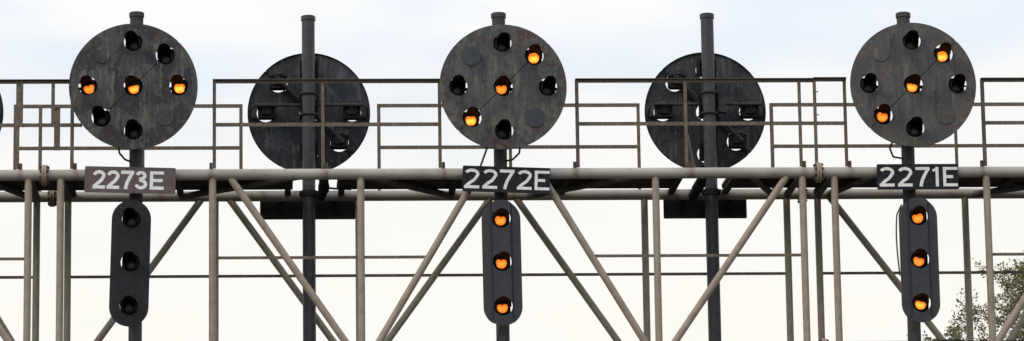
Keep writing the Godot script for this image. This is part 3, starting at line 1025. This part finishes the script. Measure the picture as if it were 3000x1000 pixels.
	# cables below the discs
	for c in [[d0, [Vector3(-0.15, -0.60, -0.05), Vector3(-0.14, -0.66, -0.12), Vector3(-0.09, -0.7, -0.25), Vector3(-0.04, -0.705, -0.33)]],
			[d1, [Vector3(0.17, -0.58, -0.05), Vector3(0.16, -0.66, -0.12), Vector3(0.1, -0.70, -0.25), Vector3(0.03, -0.70, -0.33)]],
			[d1, [Vector3(-0.155, -0.58, -0.05), Vector3(-0.19, -0.68, -0.08), Vector3(-0.235, -0.80, -0.1)]],
			[d2, [Vector3(-0.21, -0.56, -0.05), Vector3(-0.245, -0.63, -0.12), Vector3(-0.19, -0.70, -0.25), Vector3(-0.06, -0.705, -0.33)]]]:
		st = begin()
		hose(st, c[1], 0.0105)
		part(c[0], "cable", st.commit(), M.cable)
	# round signals seen from behind
	var gb := "round signals turned away from the camera"
	signal_disc("position_light_signal", "dark back of a round signal between plates 2273E and 2272E", Vector3(0.974, CH + 0.922, RZ - 0.22), PI, M.disc_w, [[135, M.disc_w, 0.098], [315, M.disc_w, 0.098]], {}, gb)
	signal_disc("position_light_signal", "dark back of a round signal between plates 2272E and 2271E", Vector3(5.15, CH + 0.923, RZ - 0.22), PI, M.disc_w2, [[135, M.disc_w2, 0.098], [315, M.disc_w2, 0.098]], {}, gb, 0.0, true)
	signal_disc("position_light_signal", "sliver of a dark round signal cut off by the left edge", Vector3(-2.85, CH + 0.93, RZ - 0.22), PI, M.disc_w, [[135, M.disc_w, 0.098], [315, M.disc_w, 0.098]], {}, gb)
	mast("dark mast just outside the left edge, behind the cut-off disc", -2.855, RZ + 0.128, 1.885, M.mast_dark, gm)

	# oblong heads
	var go := "oblong three-lamp signals"
	oblong_head("dark flat oblong signal with three unlit lamps below plate 2273E", Vector3(-0.811, CH - 0.928, 0.2), -1.4, [0.446, 0.008, -0.43], [-1, -1, -1], false, go)
	oblong_head("oblong signal with three lit amber lamps below plate 2272E", Vector3(2.886, CH - 0.946, 0.2), 0.55, [0.446, 0.008, -0.44], [3, 3, 0], true, go)
	oblong_head("oblong signal with three lit amber lamps below plate 2271E", Vector3(7.09, CH - 0.939, 0.2), 0.0, [0.446, 0.008, -0.437], [3, 0, 4], true, go, -5.0)
	st = begin()
	hose(st, [Vector3(6.945, CH - 0.35, 0.1), Vector3(6.89, CH - 0.46, 0.12), Vector3(6.876, CH - 0.7, 0.13), Vector3(6.884, CH - 0.9, 0.13), Vector3(6.9, CH - 1.08, 0.12)], 0.008)
	var cb := thing("signal_cable", "black cable hanging beside the oblong signal below plate 2271E", "cable")
	part(cb, "cable", st.commit(), M.cable)
	st = begin()
	hose(st, [Vector3(2.885, CH - 1.45, 0.03), Vector3(2.865, CH - 1.6, 0.0), Vector3(2.82, CH - 1.78, 0.0), Vector3(2.8, CH - 2.1, 0.0)], 0.012)
	cb = thing("signal_cable", "black cable at the mast foot under the oblong signal below 2272E", "cable")
	part(cb, "cable", st.commit(), M.cable)

	# number plates
	var gn := "number plates facing the camera"
	number_plate("brown grey number plate reading 2273E", Vector3(-0.8195, CH - 0.0715, 0.1), -1.45, 0.905, 0.266, M.plate_brown, M.ink_bold,
		[["2", -0.372, 0.126, -0.093], ["2", -0.232, 0.126, -0.093], ["7", -0.091, 0.13, -0.093], ["3", 0.047, 0.126, -0.093], ["E", 0.196, 0.14, -0.093]], 0.188, 0.0335, true, gn)
	number_plate("dark tilted number plate reading 2272E", Vector3(2.948, CH - 0.0803, 0.1), -1.95, 0.884, 0.264, M.plate_dark, M.ink,
		[["2", -0.425, 0.152, -0.098], ["2", -0.242, 0.15, -0.098], ["7", -0.068, 0.148, -0.098], ["2", 0.107, 0.148, -0.098], ["E", 0.284, 0.15, -0.098]], 0.2, 0.030, false, gn)
	number_plate("dark level number plate reading 2271E", Vector3(7.119, CH - 0.065, 0.1), 0.0, 0.83, 0.263, M.plate_dark, M.ink,
		[["2", -0.39, 0.152, -0.1], ["2", -0.203, 0.15, -0.1], ["7", -0.02, 0.145, -0.1], ["1", 0.155, 0.06, -0.1], ["E", 0.26, 0.148, -0.1]], 0.2, 0.031, false, gn)
	var gk := "number plates seen from behind"
	for w in [[0.959, 0.995, -0.095, "blank dark back of a number plate, left of plate 2272E"], [5.111, 0.876, -0.102, "blank dark back of a number plate, right of plate 2272E"]]:
		var t := thing("number_plate", w[3], "number plate", Vector3(w[0], CH + w[2], RZ - 0.1), gk)
		st = begin()
		plate(st, round_rect(w[1], 0.27, 0.014), -0.005, 0.0, 1.0)
		part(t, "plate", st.commit(), M.plate_back)
		for x in [-0.28, 0.28]:
			st = begin()
			box(st, Vector3(x * w[1] - 0.02, -0.08, 0.0005), Vector3(x * w[1] + 0.02, 0.13, 0.04))
			part(t, "bracket", st.commit(), M.lamp_black)

	# conduits at the rear masts
	var gc := "conduits at the rear masts"
	var cd := thing("conduit", "dark conduit elbow beside the mast left of plate 2272E", "conduit", Vector3(0, CH, 0), gc)
	st = begin()
	hose(st, [Vector3(1.12, 0.12, -0.5), Vector3(1.12, 0.02, -0.62), Vector3(1.12, 0.0, -0.85), Vector3(1.09, -0.03, -1.08)], 0.05, 12)
	for k in 4:
		tube(st, Vector3(1.12, 0.005, -0.66 - 0.06 * k), Vector3(1.12, 0.005, -0.685 - 0.06 * k), 0.058, -1, 14)
	part(cd, "elbow", st.commit(), M.lamp_black)
	st = begin()
	hose(st, [Vector3(1.16, -0.01, -0.7), Vector3(1.25, -0.015, -0.72), Vector3(1.4, -0.015, -0.75)], 0.012, 6)
	part(cd, "lead", st.commit(), M.cable)
	cd = thing("conduit", "dark ribbed conduit beside the mast right of plate 2272E", "conduit", Vector3(0, CH, 0), gc)
	st = begin()
	hose(st, [Vector3(4.99, 0.1, -0.35), Vector3(4.99, 0.02, -0.5), Vector3(4.985, 0.0, -0.85), Vector3(4.97, -0.02, -1.19)], 0.05, 12)
	for k in 6:
		tube(st, Vector3(4.987, 0.005, -0.56 - 0.07 * k), Vector3(4.987, 0.004, -0.59 - 0.07 * k), 0.058, -1, 14)
	part(cd, "elbow", st.commit(), M.lamp_black)
	st = begin()
	hose(st, [Vector3(4.93, 0.62, -1.1), Vector3(4.95, 0.4, -1.02), Vector3(4.97, 0.22, -0.9), Vector3(4.99, 0.1, -0.6)], 0.016, 6)
	part(cd, "lead", st.commit(), M.cable)

	# hoop of the ladder cage at the foot of the right signal
	var lc := thing("ladder_cage", "black hoop of a ladder cage at the bottom edge below 2271E", "ladder cage", Vector3(7.37, CH - 1.755, 0.02))
	for y in [0.0, -0.7]:
		st = begin()
		var pts := []
		for k in 13:
			var a := PI * k / 12.0
			pts.append(Vector3(cos(a) * 0.2, y, sin(a) * 0.24))
		hose(st, pts, 0.008, 6)
		part(lc, "hoop", st.commit(), M.cable)
	for x in [-0.198, 0.0, 0.198]:
		st = begin()
		tube(st, Vector3(x, -0.72, 0.24 if x == 0.0 else 0.0), Vector3(x, 0.02, 0.24 if x == 0.0 else 0.0), 0.007, -1, 6)
		part(lc, "strap", st.commit(), M.cable)

	tree()
